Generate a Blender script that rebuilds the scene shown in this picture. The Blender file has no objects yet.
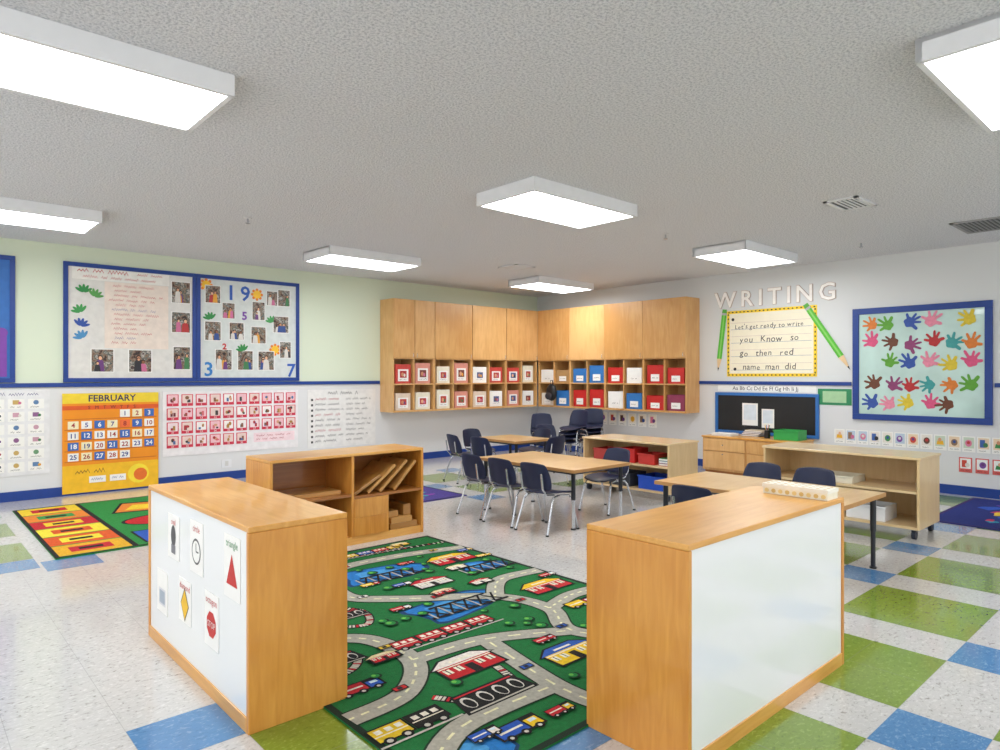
import bpy, math, random
from mathutils import Vector, Matrix
random.seed(7)
S = bpy.context.scene
COL = S.collection
WY, WX, CH = 8.49, 8.60, 2.70      # left wall plane Y, right wall plane X, ceiling height

# ------------------------------------------------------------------ materials
def lin(h, k=1.0):
    h = h.lstrip('#'); o = []
    for i in (0, 2, 4):
        c = int(h[i:i+2], 16)/255
        c = c/12.92 if c <= .04045 else ((c+.055)/1.055)**2.4
        o.append(min(1, c*k))
    return (*o, 1)
MC = {}
def base(name):
    m = bpy.data.materials.new(name); m.use_nodes = True
    nt = m.node_tree; b = nt.nodes['Principled BSDF']
    return m, nt, b
def M(hexc, rough=.5, metal=0, var=.06, scale=15, bump=0, bscale=300, emit=0, coat=0):
    key = (hexc, rough, metal, var, scale, bump, emit, coat)
    if key in MC: return MC[key]
    m, nt, b = base('paint_'+hexc)
    tc = nt.nodes.new('ShaderNodeTexCoord')
    n = nt.nodes.new('ShaderNodeTexNoise'); n.inputs['Scale'].default_value = scale
    n.inputs['Detail'].default_value = 3
    r = nt.nodes.new('ShaderNodeValToRGB')
    r.color_ramp.elements[0].position = .3; r.color_ramp.elements[1].position = .7
    r.color_ramp.elements[0].color = lin(hexc, 1-var); r.color_ramp.elements[1].color = lin(hexc, 1+var)
    L = nt.links.new
    L(tc.outputs['Object'], n.inputs['Vector']); L(n.outputs['Fac'], r.inputs['Fac']); L(r.outputs['Color'], b.inputs['Base Color'])
    b.inputs['Roughness'].default_value = rough; b.inputs['Metallic'].default_value = metal
    b.inputs['Coat Weight'].default_value = coat
    if emit:
        L(r.outputs['Color'], b.inputs['Emission Color']); b.inputs['Emission Strength'].default_value = emit
    if bump:
        n2 = nt.nodes.new('ShaderNodeTexNoise'); n2.inputs['Scale'].default_value = bscale
        bp = nt.nodes.new('ShaderNodeBump'); bp.inputs['Strength'].default_value = bump; bp.inputs['Distance'].default_value = .01
        L(tc.outputs['Object'], n2.inputs['Vector']); L(n2.outputs['Fac'], bp.inputs['Height']); L(bp.outputs['Normal'], b.inputs['Normal'])
    MC[key] = m; return m
def objrand_vec(nt, k):
    L = nt.links.new
    tc = nt.nodes.new('ShaderNodeTexCoord'); oi = nt.nodes.new('ShaderNodeObjectInfo')
    va = nt.nodes.new('ShaderNodeVectorMath'); va.operation = 'ADD'
    sc = nt.nodes.new('ShaderNodeVectorMath'); sc.operation = 'SCALE'; sc.inputs['Scale'].default_value = k
    cb = nt.nodes.new('ShaderNodeCombineXYZ')
    for i in range(3): L(oi.outputs['Random'], cb.inputs[i])
    L(cb.outputs[0], sc.inputs[0]); L(tc.outputs['Object'], va.inputs[0]); L(sc.outputs[0], va.inputs[1])
    return va, oi
def wood(name, c1, c2, stretch=(1, 1, 6), scale=4, rough=.33, coat=.3, rnd=.0):
    m, nt, b = base(name); L = nt.links.new
    va, oi = objrand_vec(nt, 11)
    mp = nt.nodes.new('ShaderNodeMapping'); mp.inputs['Scale'].default_value = stretch
    n = nt.nodes.new('ShaderNodeTexNoise'); n.inputs['Scale'].default_value = scale; n.inputs['Detail'].default_value = 7
    n.inputs['Distortion'].default_value = .8
    n2 = nt.nodes.new('ShaderNodeTexNoise'); n2.inputs['Scale'].default_value = 2.4
    mx = nt.nodes.new('ShaderNodeMath'); mx.operation = 'MULTIPLY_ADD'; mx.inputs[1].default_value = .5
    ad = nt.nodes.new('ShaderNodeMath'); ad.operation = 'MULTIPLY_ADD'; ad.inputs[1].default_value = .5
    rr = nt.nodes.new('ShaderNodeMath'); rr.operation = 'MULTIPLY_ADD'; rr.inputs[1].default_value = rnd; rr.inputs[2].default_value = -rnd/2
    L(oi.outputs['Random'], rr.inputs[0]); L(rr.outputs[0], mx.inputs[2])
    r = nt.nodes.new('ShaderNodeValToRGB')
    r.color_ramp.elements[0].position = .34; r.color_ramp.elements[1].position = .66
    r.color_ramp.elements[0].color = lin(c1); r.color_ramp.elements[1].color = lin(c2)
    L(va.outputs[0], mp.inputs['Vector']); L(mp.outputs['Vector'], n.inputs['Vector']); L(va.outputs[0], n2.inputs['Vector'])
    L(n.outputs['Fac'], mx.inputs[0]); L(n2.outputs['Fac'], ad.inputs[0]); L(mx.outputs[0], ad.inputs[2])
    L(ad.outputs[0], r.inputs['Fac']); L(r.outputs['Color'], b.inputs['Base Color'])
    b.inputs['Roughness'].default_value = rough; b.inputs['Coat Weight'].default_value = coat
    return m
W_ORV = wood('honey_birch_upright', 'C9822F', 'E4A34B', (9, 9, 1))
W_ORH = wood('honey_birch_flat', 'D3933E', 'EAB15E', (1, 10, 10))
W_ORD = wood('honey_birch_shaded', '965A22', 'B67634', (1, 8, 8))  # birch copy for insides and recesses, their shade put into the darker colour
W_CAB = wood('maple_cabinet', 'CA9555', 'E0B275', (6, 6, .8), rnd=.24)
W_LTH = wood('pale_maple_flat', 'DBBC8A', 'EACF9F', (1, 8, 8))
W_LTV = wood('pale_maple_upright', 'D6B682', 'E6C997', (6, 6, 1))
W_TBL = wood('table_laminate', 'D6AA6A', 'E6C085', (1, 7, 7))
W_BLK = wood('unit_block_wood', 'A87638', 'C89450', (1, 5, 5), rnd=.3)
CHROME = M('C9CCD0', .25, 1, .03)
BLACK = M('161618', .45); NAVY = M('111B3C', .5, 0, .1, 8); BLUE = M('143C8A', .45)
WHITE = M('E8E9EA', .5, 0, .02); PAPER = M('F2F1EC', .7, 0, .02); CREAM = M('E9E2CC', .6)
RED = M('C8231F', .5); YEL = M('F2C12E', .55); ORG = M('E8862A', .55); GRN = M('2F8A45', .55)
WB = M('F0F2F2', .16, 0, .005, 4, coat=.4)
SKIN = ['C48A66', 'E0AE8A', '8A5A3E', 'D8A07A']; CLO = ['B83030', '2C4A8A', '3E7A4A', 'D8D4CC', 'E0A030', '6A3A7A', '2A2A30', 'C86A90']
def picture_mat(name, cols, scale=14):
    m, nt, b = base(name); L = nt.links.new
    va, oi = objrand_vec(nt, 37)
    n = nt.nodes.new('ShaderNodeTexNoise'); n.inputs['Scale'].default_value = scale; n.inputs['Detail'].default_value = 2
    L(va.outputs[0], n.inputs['Vector'])
    r = nt.nodes.new('ShaderNodeValToRGB')
    while len(r.color_ramp.elements) < len(cols): r.color_ramp.elements.new(.5)
    for i, c in enumerate(cols):
        r.color_ramp.elements[i].position = .32+.36*i/(len(cols)-1)
        r.color_ramp.elements[i].color = lin(c)
    L(n.outputs['Fac'], r.inputs['Fac']); L(r.outputs['Color'], b.inputs['Base Color']); b.inputs['Roughness'].default_value = .4
    return m
PIC = picture_mat('snapshot_background', ['2B2420', '6A4A3A', '8E7C68', '3E4A48', 'B8B0A4', '4A3A3A'], 18)

# ------------------------------------------------------------------ mesh builder
TC = {}
def text_geo(body, size, ext, align, off=0, shear=0):
    k = (body, size, ext, align, off, shear)
    if k in TC: return TC[k]
    c = bpy.data.curves.new('t', 'FONT'); c.body = body; c.size = size; c.extrude = ext
    c.align_x = align; c.resolution_u = 2; c.offset = off; c.shear = shear
    o = bpy.data.objects.new('t', c); COL.objects.link(o)
    bpy.context.view_layer.update()
    dg = bpy.context.evaluated_depsgraph_get()
    me = bpy.data.meshes.new_from_object(o.evaluated_get(dg))
    vs = [tuple(v.co) for v in me.vertices]; fs = [tuple(p.vertices) for p in me.polygons]
    bpy.data.objects.remove(o); bpy.data.curves.remove(c); bpy.data.meshes.remove(me)
    TC[k] = (vs, fs); return TC[k]
class MB:
    def __init__(s): s.v = []; s.f = []; s.m = []; s.mats = []
    def mi(s, mat):
        if mat not in s.mats: s.mats.append(mat)
        return s.mats.index(mat)
    def add(s, vs, fs, mat):
        n = len(s.v); s.v += [tuple(v) for v in vs]; i = s.mi(mat)
        for f in fs: s.f.append(tuple(n+a for a in f)); s.m.append(i)
        return s
    def box(s, x0, y0, z0, x1, y1, z1, mat):
        vs = [(x0,y0,z0),(x1,y0,z0),(x1,y1,z0),(x0,y1,z0),(x0,y0,z1),(x1,y0,z1),(x1,y1,z1),(x0,y1,z1)]
        return s.add(vs, [(0,3,2,1),(4,5,6,7),(0,1,5,4),(1,2,6,5),(2,3,7,6),(3,0,4,7)], mat)
    def obox(s, c, ax, ay, az, mat):   # oriented box, half-axis vectors
        c, ax, ay, az = map(Vector, (c, ax, ay, az)); vs = []
        for k in (-1, 1):
            for i, j in ((-1,-1),(1,-1),(1,1),(-1,1)): vs.append(c+ax*i+ay*j+az*k)
        return s.add(vs, [(0,3,2,1),(4,5,6,7),(0,1,5,4),(1,2,6,5),(2,3,7,6),(3,0,4,7)], mat)
    def poly(s, pts, mat): return s.add(pts, [tuple(range(len(pts)))], mat)
    def rect(s, x0, z0, x1, z1, y, mat):       # faces -y
        return s.poly([(x0,y,z0),(x1,y,z0),(x1,y,z1),(x0,y,z1)], mat)
    def ell(s, cx, cz, rx, rz, y, mat, n=16, a0=0, rot=0):
        P = []
        for i in range(n):
            a = a0+2*math.pi*i/n; u, w = rx*math.cos(a), rz*math.sin(a)
            P.append((cx+u*math.cos(rot)-w*math.sin(rot), y, cz+u*math.sin(rot)+w*math.cos(rot)))
        return s.poly(P, mat)
    def tube(s, pts, r, mat, n=8):
        pts = [Vector(p) for p in pts]; vs = []
        for i, p in enumerate(pts):
            d = (pts[min(i+1, len(pts)-1)]-pts[max(i-1, 0)]).normalized()
            a = d.cross(Vector((0, 0, 1)) if abs(d.z) < .9 else Vector((1, 0, 0))).normalized(); b = d.cross(a)
            for k in range(n):
                t = 2*math.pi*k/n; vs.append(p+(a*math.cos(t)+b*math.sin(t))*r)
        fs = []
        for i in range(len(pts)-1):
            for k in range(n):
                k2 = (k+1) % n; fs.append((i*n+k, i*n+k2, (i+1)*n+k2, (i+1)*n+k))
        fs.append(tuple(range(n))); fs.append(tuple((len(pts)-1)*n+k for k in reversed(range(n))))
        return s.add(vs, fs, mat)
    def text(s, body, size, x, z, y, mat, ext=0, align='CENTER', off=0, shear=0):
        vs, fs = text_geo(body, size, ext, align, off, shear)
        return s.add([(x+a, y-c, z+b) for a, b, c in vs], fs, mat)
    def scrib(s, x0, x1, z, h, y, mat, th=.2):         # handwriting-like zigzag words
        x = x0; st = h*.33; t = h*th
        while x < x1-.02:
            w = min(random.uniform(1.6, 5)*h, x1-x); n = max(2, int(w/st)); P = []
            for i in range(n+1): P.append((x+i*st, z+(h*random.uniform(.6,1) if i % 2 else h*random.uniform(0,.25))))
            for (a, b_), (c, d) in zip(P, P[1:]): s.poly([(a,y,b_),(c+t*.5,y,d),(c+t*.5,y,d+t),(a,y,b_+t)], mat)
            x += w+h*.8
        return s
    def scene(s, x0, z0, x1, z1, y):      # little snapshot picture
        w, h = x1-x0, z1-z0
        s.rect(x0,z0,x1,z1,y,PIC)
        for k in range(random.choice((2,3,3))):
            cx = x0+w*random.uniform(.2,.8); cz = z0+h*random.uniform(.15,.4); yy = y-.0003-.0003*k
            q = random.uniform(.7,1.1)
            s.poly([(cx-w*.2*q,yy,z0+.002),(cx+w*.2*q,yy,z0+.002),(cx+w*.15*q,yy,cz+h*.14*q),(cx+w*.06*q,yy,cz+h*.2*q),(cx-w*.06*q,yy,cz+h*.2*q),(cx-w*.15*q,yy,cz+h*.14*q)],M(random.choice(CLO)))
            s.ell(cx,cz+h*.3*q,w*.11*q,h*.11*q,yy-.0001,M(random.choice(['2A1A12','4A3020','1A1412'])),10); s.ell(cx+w*.01,cz+h*.27*q,w*.08*q,h*.085*q,yy-.0002,M(random.choice(SKIN)),10)
        return s
    def build(s, name, parent=None, loc=(0,0,0), rz=0, bevel=0, smooth=False, label=None, cat=None, group=None, kind=None, mods=None):
        me = bpy.data.meshes.new(name); me.from_pydata(s.v, [], s.f)
        for m in s.mats: me.materials.append(m)
        for p, i in zip(me.polygons, s.m): p.material_index = i; p.use_smooth = smooth
        me.update()
        o = bpy.data.objects.new(name, me); COL.objects.link(o)
        if mods: mods(o)
        if bevel:
            b = o.modifiers.new('bev', 'BEVEL'); b.width = bevel; b.segments = 2; b.limit_method = 'ANGLE'
        if parent: o.parent = parent
        o.location = loc; o.rotation_euler = (0, 0, math.radians(rz))
        if label: o['label'] = label
        if cat: o['category'] = cat
        if group: o['group'] = group
        if kind: o['kind'] = kind
        return o
def thing(name, label, cat, loc=(0,0,0), rz=0, group=None):
    o = bpy.data.objects.new(name, None); COL.objects.link(o); o.empty_display_size = .05
    o.location = loc; o.rotation_euler = (0, 0, math.radians(rz)); o['label'] = label; o['category'] = cat
    if group: o['group'] = group
    return o
def copy_thing(src, loc, rz, label=None, group=None):
    n = src.copy(); COL.objects.link(n); n.location = loc; n.rotation_euler = (0, 0, math.radians(rz))
    if label: n['label'] = label
    if group: n['group'] = group; src['group'] = group
    for c in list(src.children):
        k = c.copy(); COL.objects.link(k); k.parent = n
    return n
# wall frames: local x = right as seen, z = up, -y = out of the wall
def LW(X, z): return (X, WY-.002, z)      # rz 0
def RW(Y, z): return (WX-.002, Y, z)      # rz -90

# ------------------------------------------------------------------ setting
def wall_mat(name, up, low):
    m, nt, b = base(name); L = nt.links.new
    g = nt.nodes.new('ShaderNodeNewGeometry'); sp = nt.nodes.new('ShaderNodeSeparateXYZ')
    gt = nt.nodes.new('ShaderNodeMath'); gt.operation = 'GREATER_THAN'; gt.inputs[1].default_value = 1.19
    mx = nt.nodes.new('ShaderNodeMix'); mx.data_type = 'RGBA'
    mx.inputs[6].default_value = lin(low); mx.inputs[7].default_value = lin(up)
    n = nt.nodes.new('ShaderNodeTexNoise'); n.inputs['Scale'].default_value = 150
    bp = nt.nodes.new('ShaderNodeBump'); bp.inputs['Strength'].default_value = .12; bp.inputs['Distance'].default_value = .005
    L(g.outputs['Position'], sp.inputs[0]); L(sp.outputs['Z'], gt.inputs[0]); L(gt.outputs[0], mx.inputs[0])
    L(mx.outputs[2], b.inputs['Base Color']); L(g.outputs['Position'], n.inputs['Vector']); L(n.outputs['Fac'], bp.inputs['Height'])
    L(bp.outputs['Normal'], b.inputs['Normal']); b.inputs['Roughness'].default_value = .6
    return m
MB().box(-2.5, WY, 0, WX+.12, WY+.12, CH, wall_mat('wall_paint_green', 'DAE4CC', 'E0E1E0')).build('wall_left', kind='structure')
MB().box(WX, -3, 0, WX+.12, WY, CH, wall_mat('wall_paint_white', 'DADCDA', 'DBDCDC')).build('wall_right', kind='structure')
# ceiling
m, nt, b = base('popcorn_ceiling'); L = nt.links.new
tc = nt.nodes.new('ShaderNodeTexCoord'); n = nt.nodes.new('ShaderNodeTexNoise'); n.inputs['Scale'].default_value = 80; n.inputs['Detail'].default_value = 5
n.inputs['Roughness'].default_value = .7
r = nt.nodes.new('ShaderNodeValToRGB'); r.color_ramp.elements[0].position = .36; r.color_ramp.elements[1].position = .56
r.color_ramp.elements[0].color = lin('C4C7CC'); r.color_ramp.elements[1].color = lin('F8F9FB')
bp = nt.nodes.new('ShaderNodeBump'); bp.inputs['Strength'].default_value = .9; bp.inputs['Distance'].default_value = .02
L(tc.outputs['Object'], n.inputs['Vector']); L(n.outputs['Fac'], r.inputs['Fac']); L(r.outputs['Color'], b.inputs['Base Color'])
L(n.outputs['Fac'], bp.inputs['Height']); L(bp.outputs['Normal'], b.inputs['Normal']); b.inputs['Roughness'].default_value = .9
MB().box(-2.5, -3, CH, WX+.12, WY+.12, CH+.1, m).build('ceiling', kind='structure')
# floor
def tile_mat(name, c, dark, light):
    m, nt, b = base(name); L = nt.links.new
    tc = nt.nodes.new('ShaderNodeTexCoord')
    mp = nt.nodes.new('ShaderNodeMapping'); mp.inputs['Scale'].default_value = (1, 1.8, 1); mp.inputs['Rotation'].default_value = (0, 0, .7)
    n = nt.nodes.new('ShaderNodeTexNoise'); n.inputs['Scale'].default_value = 40; n.inputs['Detail'].default_value = 6; n.inputs['Distortion'].default_value = 1
    r = nt.nodes.new('ShaderNodeValToRGB'); e = r.color_ramp.elements
    e[0].position = .28; e[0].color = lin(dark); e[1].position = .43; e[1].color = lin(c)
    e2 = e.new(.56); e2.color = lin(c); e3 = e.new(.68); e3.color = lin(light)
    mp2 = nt.nodes.new('ShaderNodeMapping'); mp2.inputs['Location'].default_value = (-.96+3.25, -.9+3.05, 0)
    br = nt.nodes.new('ShaderNodeTexBrick'); br.offset = 0; br.squash = 1
    br.inputs['Scale'].default_value = 1; br.inputs['Mortar Size'].default_value = .0015; br.inputs['Mortar Smooth'].default_value = .3
    br.inputs['Brick Width'].default_value = .325; br.inputs['Row Height'].default_value = .305
    mx = nt.nodes.new('ShaderNodeMix'); mx.data_type = 'RGBA'; mx.inputs[7].default_value = lin('8A8A84')
    fm = nt.nodes.new('ShaderNodeMath'); fm.operation = 'MULTIPLY'; fm.inputs[1].default_value = .4
    L(tc.outputs['Object'], mp.inputs['Vector']); L(mp.outputs[0], n.inputs['Vector']); L(n.outputs['Fac'], r.inputs['Fac'])
    L(tc.outputs['Object'], mp2.inputs['Vector']); L(mp2.outputs[0], br.inputs['Vector'])
    L(br.outputs['Fac'], fm.inputs[0]); L(fm.outputs[0], mx.inputs[0]); L(r.outputs['Color'], mx.inputs[6]); L(mx.outputs[2], b.inputs['Base Color'])
    b.inputs['Roughness'].default_value = .2; b.inputs['Coat Weight'].default_value = .5; b.inputs['Coat Roughness'].default_value = .06
    return m
TW = tile_mat('tile_white', 'CDCBC7', '9A968F', 'E0DEDA')
TG = tile_mat('tile_green', '7A962C', '5F7A20', '92AC48'); TB = tile_mat('tile_blue', '4A84B8', '37709F', '74A4CC')
fl = MB().box(-2.5, -3, -.1, WX+.12, WY+.12, 0, TW)
def tile(x0, y0, x1, y1, mat): fl.poly([(x0,y0,.0006),(x1,y0,.0006),(x1,y1,.0006),(x0,y1,.0006)], mat)
for k in range(0, 8):
    x = .96+.975*k
    for y in (-.015, .9, 1.815): tile(x, y, min(x+.65, 8.59), y+.61, TG)
    for y in (.595, 1.51, 2.425): tile(x-.325, y, x, y+.305, TB)
for (x, y, w, h, mt) in [(.1,5.75,.65,.6,TG),(.42,5.44,.33,.3,TB),(.1,6.66,.65,.6,TG),(.1,7.55,.65,.6,TG),(.77,5.3,.33,.3,TB),(-.2,6.35,.3,.3,TB),
                          (4.86,5.55,.65,.61,TG),(4.54,5.25,.32,.3,TB),(4.86,6.5,.65,.61,TG),(5.51,6.16,.32,.3,TB),(5.83,5.25,.65,.3,TG),
                          (4.54,7.1,.32,.3,TB),(5.83,6.5,.65,.61,TG),(4.54,6.16,.32,.3,TB),(5.51,7.1,.32,.3,TB)]:
    tile(x, y, x+w, y+h, mt)
fl.build('floor', kind='structure')
MB().box(-2.5, WY-.015, 0, WX-.016, WY, .1, BLUE).build('baseboard_left', kind='structure')
MB().box(WX-.015, -3, 0, WX, WY-.016, .1, BLUE).build('baseboard_right', kind='structure')
MB().box(-2.5, WY-.02, 1.17, 5.31, WY, 1.215, BLUE).build('trim_1', kind='structure', bevel=.004)
MB().box(WX-.02, 3.16, 1.17, WX, 5.22, 1.215, BLUE).build('trim_2', kind='structure', bevel=.004)
MB().box(WX-.02, -3, 1.17, WX, 1.74, 1.215, BLUE).build('trim_3', kind='structure', bevel=.004)

# ------------------------------------------------------------------ ceiling fixtures
LENS = M('F8FAFF', .4, 0, .01, 3, emit=14)
fx = thing('ceiling_light', 'white rectangular surface-mounted fluorescent ceiling light with glowing lens', 'ceiling light', (3.95, 3.65, CH-.1), 0, 'rectangular ceiling lights')
hb = MB(); a, c = .60, .315
hb.box(-a, -c, 0, a, -c+.025, .099, WHITE).box(-a, c-.025, 0, a, c, .099, WHITE).box(-a, -c, 0, -a+.025, c, .099, WHITE).box(a-.025, -c, 0, a, c, .099, WHITE).box(-a, -c, .08, a, c, .099, WHITE)
hb.build('housing', fx)
MB().box(-a+.026, -c+.026, .008, a-.026, c-.026, .03, LENS).build('lens', fx)
for (x, y) in [(7.15,3.75),(.59,3.47),(.74,6.85),(4.1,6.9),(7.35,6.95),(3.77,.60)]:
    copy_thing(fx, (x, y, CH-.1), 0)
def vent(x, y, w, h, mf, ms, lab):
    v = thing('ceiling_vent', lab, 'air vent', (x, y, CH-.012), 0)
    MB().box(-w/2,-h/2,0,w/2,-h/2+.03,.011,mf).box(-w/2,h/2-.03,0,w/2,h/2,.011,mf).box(-w/2,-h/2,0,-w/2+.03,h/2,.011,mf).box(w/2-.03,-h/2,0,w/2,h/2,.011,mf).build('vent_frame', v)
    g = MB(); g.box(-w/2+.03,-h/2+.03,.008,w/2-.03,h/2-.03,.011,M('3A3A3A'))
    n = int((h-.06)/.035)
    for i in range(n): g.box(-w/2+.03, -h/2+.04+i*.035, .001, w/2-.03, -h/2+.055+i*.035, .007, ms)
    g.build('louver', v)
vent(5.79, 2.14, .42, .26, WHITE, WHITE, 'small white louvered ceiling air vent')
vent(7.55, 1.5, .62, .62, M('9C9C9C'), M('8A8A8A'), 'grey louvered return air grille on ceiling')
vent(6.0, 6.3, .34, .34, WHITE, WHITE, 'square white ceiling diffuser near the wall cabinets')
for x, y in [(2.36,5.95),(5.7,3.84),(7.6,2.7)]:
    s = thing('fire_sprinkler', 'small metal fire sprinkler head on the ceiling', 'sprinkler', (x, y, CH-.05), 0, 'ceiling sprinklers')
    MB().tube([(0,0,.044),(0,0,.049)], .035, WHITE, 16).build('escutcheon', s)
    MB().tube([(0,0,.005),(0,0,.044)], .009, CHROME).tube([(0,0,0),(0,0,.005)], .02, CHROME, 12).build('sprinkler_head', s)

# ------------------------------------------------------------------ wall cabinets
def cabinet_src(loc, nd, lab):
    t = thing('wall_cabinet', lab, 'cabinet', loc, 0, 'maple wall cabinets with cubbies')
    w, d, h = .728, .345, 1.64; p = .018
    bm = MB()
    bm.box(0,.0,0,p,d,h,W_CAB).box(w-p,0,0,w,d,h,W_CAB).box(p,0,h-p,w-p,d,h,W_CAB).box(p,0,0,w-p,d,p+.01,W_CAB)
    bm.box(p,0,.77,w-p,d,.80,W_CAB).box(p,0,.395,w-p,d,.415,W_CAB).box(w/2-.009,0,p,w/2+.009,d,.78,W_CAB).box(p,d-.01,p,w-p,d,h-p,W_CAB)
    bm.build('body', t, bevel=.002)
    for i in range(nd):
        dw = w/nd; x0 = .004+i*dw; o = MB().box(x0, -.02, .785, x0+dw-.008, -.001, h-.002, W_CAB).build('door', t, bevel=.003)
        hx = x0+dw-.04 if i == 0 else x0+.03
        MB().tube([(hx,-.022,.80),(hx,-.035,.81),(hx,-.035,.85),(hx,-.022,.86)], .004, CHROME).build('handle', o)
    return t
def copy_deep(src, loc, rz):
    n = src.copy(); COL.objects.link(n); n.location = loc; n.rotation_euler = (0, 0, math.radians(rz))
    for c in list(src.children):
        k = c.copy(); COL.objects.link(k); k.parent = n
        for g in list(c.children):
            q = g.copy(); COL.objects.link(q); q.parent = k
    return n
cabinet_src((5.32, 8.14, .76), 2, 'tall maple wall cabinet with two narrow doors above open cubbies')
cs = cabinet_src((5.32+.731, 8.14, .76), 1, 'tall maple wall cabinet with wide door above open cubbies')
for i in range(2, 4): copy_deep(cs, (5.32+.731*i, 8.14, .76), 0)
for i in range(4): copy_deep(cs, (8.25, 8.14-.022-.724*i, .76), -90)
# cubby contents
def bin_thing(loc, rz, col, labc, w, h, lab, grp, big=True):
    t = thing('storage_bin', lab, 'storage bin', loc, rz, grp); p = .006; d = .24
    MB().box(-w/2,0,0,w/2,d,p,col).box(-w/2,0,p,w/2,p,h,col).box(-w/2,d-p,p,w/2,d,h,col).box(-w/2,p,p,-w/2+p,d-p,h,col).box(w/2-p,p,p,w/2,d-p,h,col)\
        .box(-w/2+.008,.02,h-.05,w/2-.008,d-.01,h-.03, random.choice([M('5A2A28'),M('2A3A5A'),M('3A3A38'),M('A0302C'),M('B08A5A')])).build('bin_body', t)
    k = .34 if big else .26
    q = MB().box(-w*k,-.004,h*.12,w*k,-.0005,h*(.74 if big else .5),PAPER)
    if big: q.rect(-w*.22,h*.3,w*.22,h*.66,-.0045,M(labc)).ell(-w*.05,h*.47,w*.09,h*.11,-.0048,M(random.choice(SKIN)),10).ell(w*.08,h*.43,w*.07,h*.09,-.0047,M(random.choice(CLO)),10).scrib(-w*.25,w*.25,h*.17,h*.07,-.0045,BLACK)
    else: q.scrib(-w*.2,w*.2,h*.24,h*.1,-.0045,BLACK)
    q.build('label_card', t)
for i in range(8):
    for j, z in enumerate((.79, 1.176)):
        x = 5.32+.731*(i//2)+(.19 if i % 2 == 0 else .54)
        bin_thing((x, 8.17, z), 0, random.choice([CREAM, PAPER, M('E0CDB8'), M('D8907E'), M('C8433A')]), random.choice(['B02A2A','B84038','7A3A34','4A5A8A']), random.uniform(.24,.28), random.uniform(.24,.31),
                  'pale cubby bin with red and white name label', 'labelled bins in left cubbies')
rc = {'cream':M('E6DFD0'),'red':M('C4201C'),'blue':M('2A72B8'),'white':PAPER,'plum':M('8A3050'),'tan':M('B08A58')}
top = ['white','tan','blue','blue','red','white','red','red']; bot = ['cream','blue','red','red','white','blue','red','plum']
for i in range(8):
    for j, z in enumerate((.79, 1.176)):
        y = 8.118-.724*(i//2)-(.19 if i % 2 == 0 else .54)
        cn = (bot, top)[j][i]
        bin_thing((8.28, y, z), -90, rc[cn], '333', random.uniform(.26,.30), random.uniform(.2,.29), cn+' plastic cubby bin with small paper label', 'coloured bins in right cubbies', big=False)
# black backpack hanging near the corner
bp_ = thing('backpack', 'black childrens backpack hung below corner cubby', 'backpack', (8.16, 7.72, .84), -90)
def sub(o):
    s = o.modifiers.new('s', 'SUBSURF'); s.levels = 2; s.render_levels = 2
MB().box(-.13,-.07,0,.13,.07,.34,BLACK).build('bag_body', bp_, mods=sub, smooth=True)
MB().box(-.09,-.1,.04,.09,-.05,.18,M('2A2A30')).build('front_pocket', bp_, mods=sub, smooth=True)
MB().tube([(-.03,0,.3),(-.02,0,.37),(.02,0,.37),(.03,0,.3)], .008, BLACK).build('handle', bp_)

# ------------------------------------------------------------------ bulletin boards
def board(name, lab, loc, rz, w, h, panel, fr=BLUE, ft=.045, cat='bulletin board'):
    t = thing(name, lab, cat, loc, rz)
    MB().box(ft,-.012,ft,w-ft,0,h-ft,panel).build('panel', t)
    MB().box(0,-.028,0,w,0,ft,fr).box(0,-.028,h-ft,w,0,h,fr).box(0,-.028,ft,ft,0,h-ft,fr).box(w-ft,-.028,ft,w,0,h-ft,fr).build('frame', t, bevel=.003)
    return t
board('bulletin_board', 'white bulletin board in blue frame with lesson sheets and photos', LW(1.37, 1.222), 0, 1.365, 1.3, M('DEDCD6', .7))
board('bulletin_board', 'blue framed bulletin board with photos and bright numerals', LW(2.737, 1.222), 0, 1.315, 1.3, M('D4DAD6', .7))
t = board('bulletin_board', 'blue framed board with blue and purple paper', LW(-.45, 1.222), 0, 1.4, 1.3, M('3A6FB5', .7))
q = MB().box(0,0,0,1.26,.004,.45,M('7A3FA0'))
for k in range(12): q.ell(.06+k*.105,.45,.055,.05,.0005,M('7A3FA0'),12)
q.build('paper_border', t, loc=(.07,-.018,.06))
yb = WY-.0145
def photo(X, z, w, h):
    MB().box(-w/2,-.003,0,w/2,0,h,PAPER).scene(-w*.46,h*.03,w*.46,h*.97,-.0036).build('photo_print', loc=(X, yb, z), label='colour photo print of children pinned to board', cat='photo', group='photos on the bulletin boards')
for (X, z, w, h) in [(2.56,2.15,.22,.26),(2.56,1.80,.22,.25),(2.57,1.36,.2,.28),(1.74,1.33,.23,.26),(2.12,1.33,.25,.26),
                     (2.93,2.18,.19,.22),(3.12,2.0,.16,.2),(3.5,2.0,.17,.24),(3.84,2.2,.17,.22),(2.93,1.72,.2,.24),(3.22,1.74,.19,.22),(3.5,1.70,.2,.22),
                     (3.8,1.85,.22,.22),(3.06,1.36,.21,.26),(3.33,1.36,.2,.25),(3.6,1.36,.22,.25),(3.86,1.52,.16,.22),(3.68,2.2,.15,.19)]:
    photo(X, z, w, h)
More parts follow.
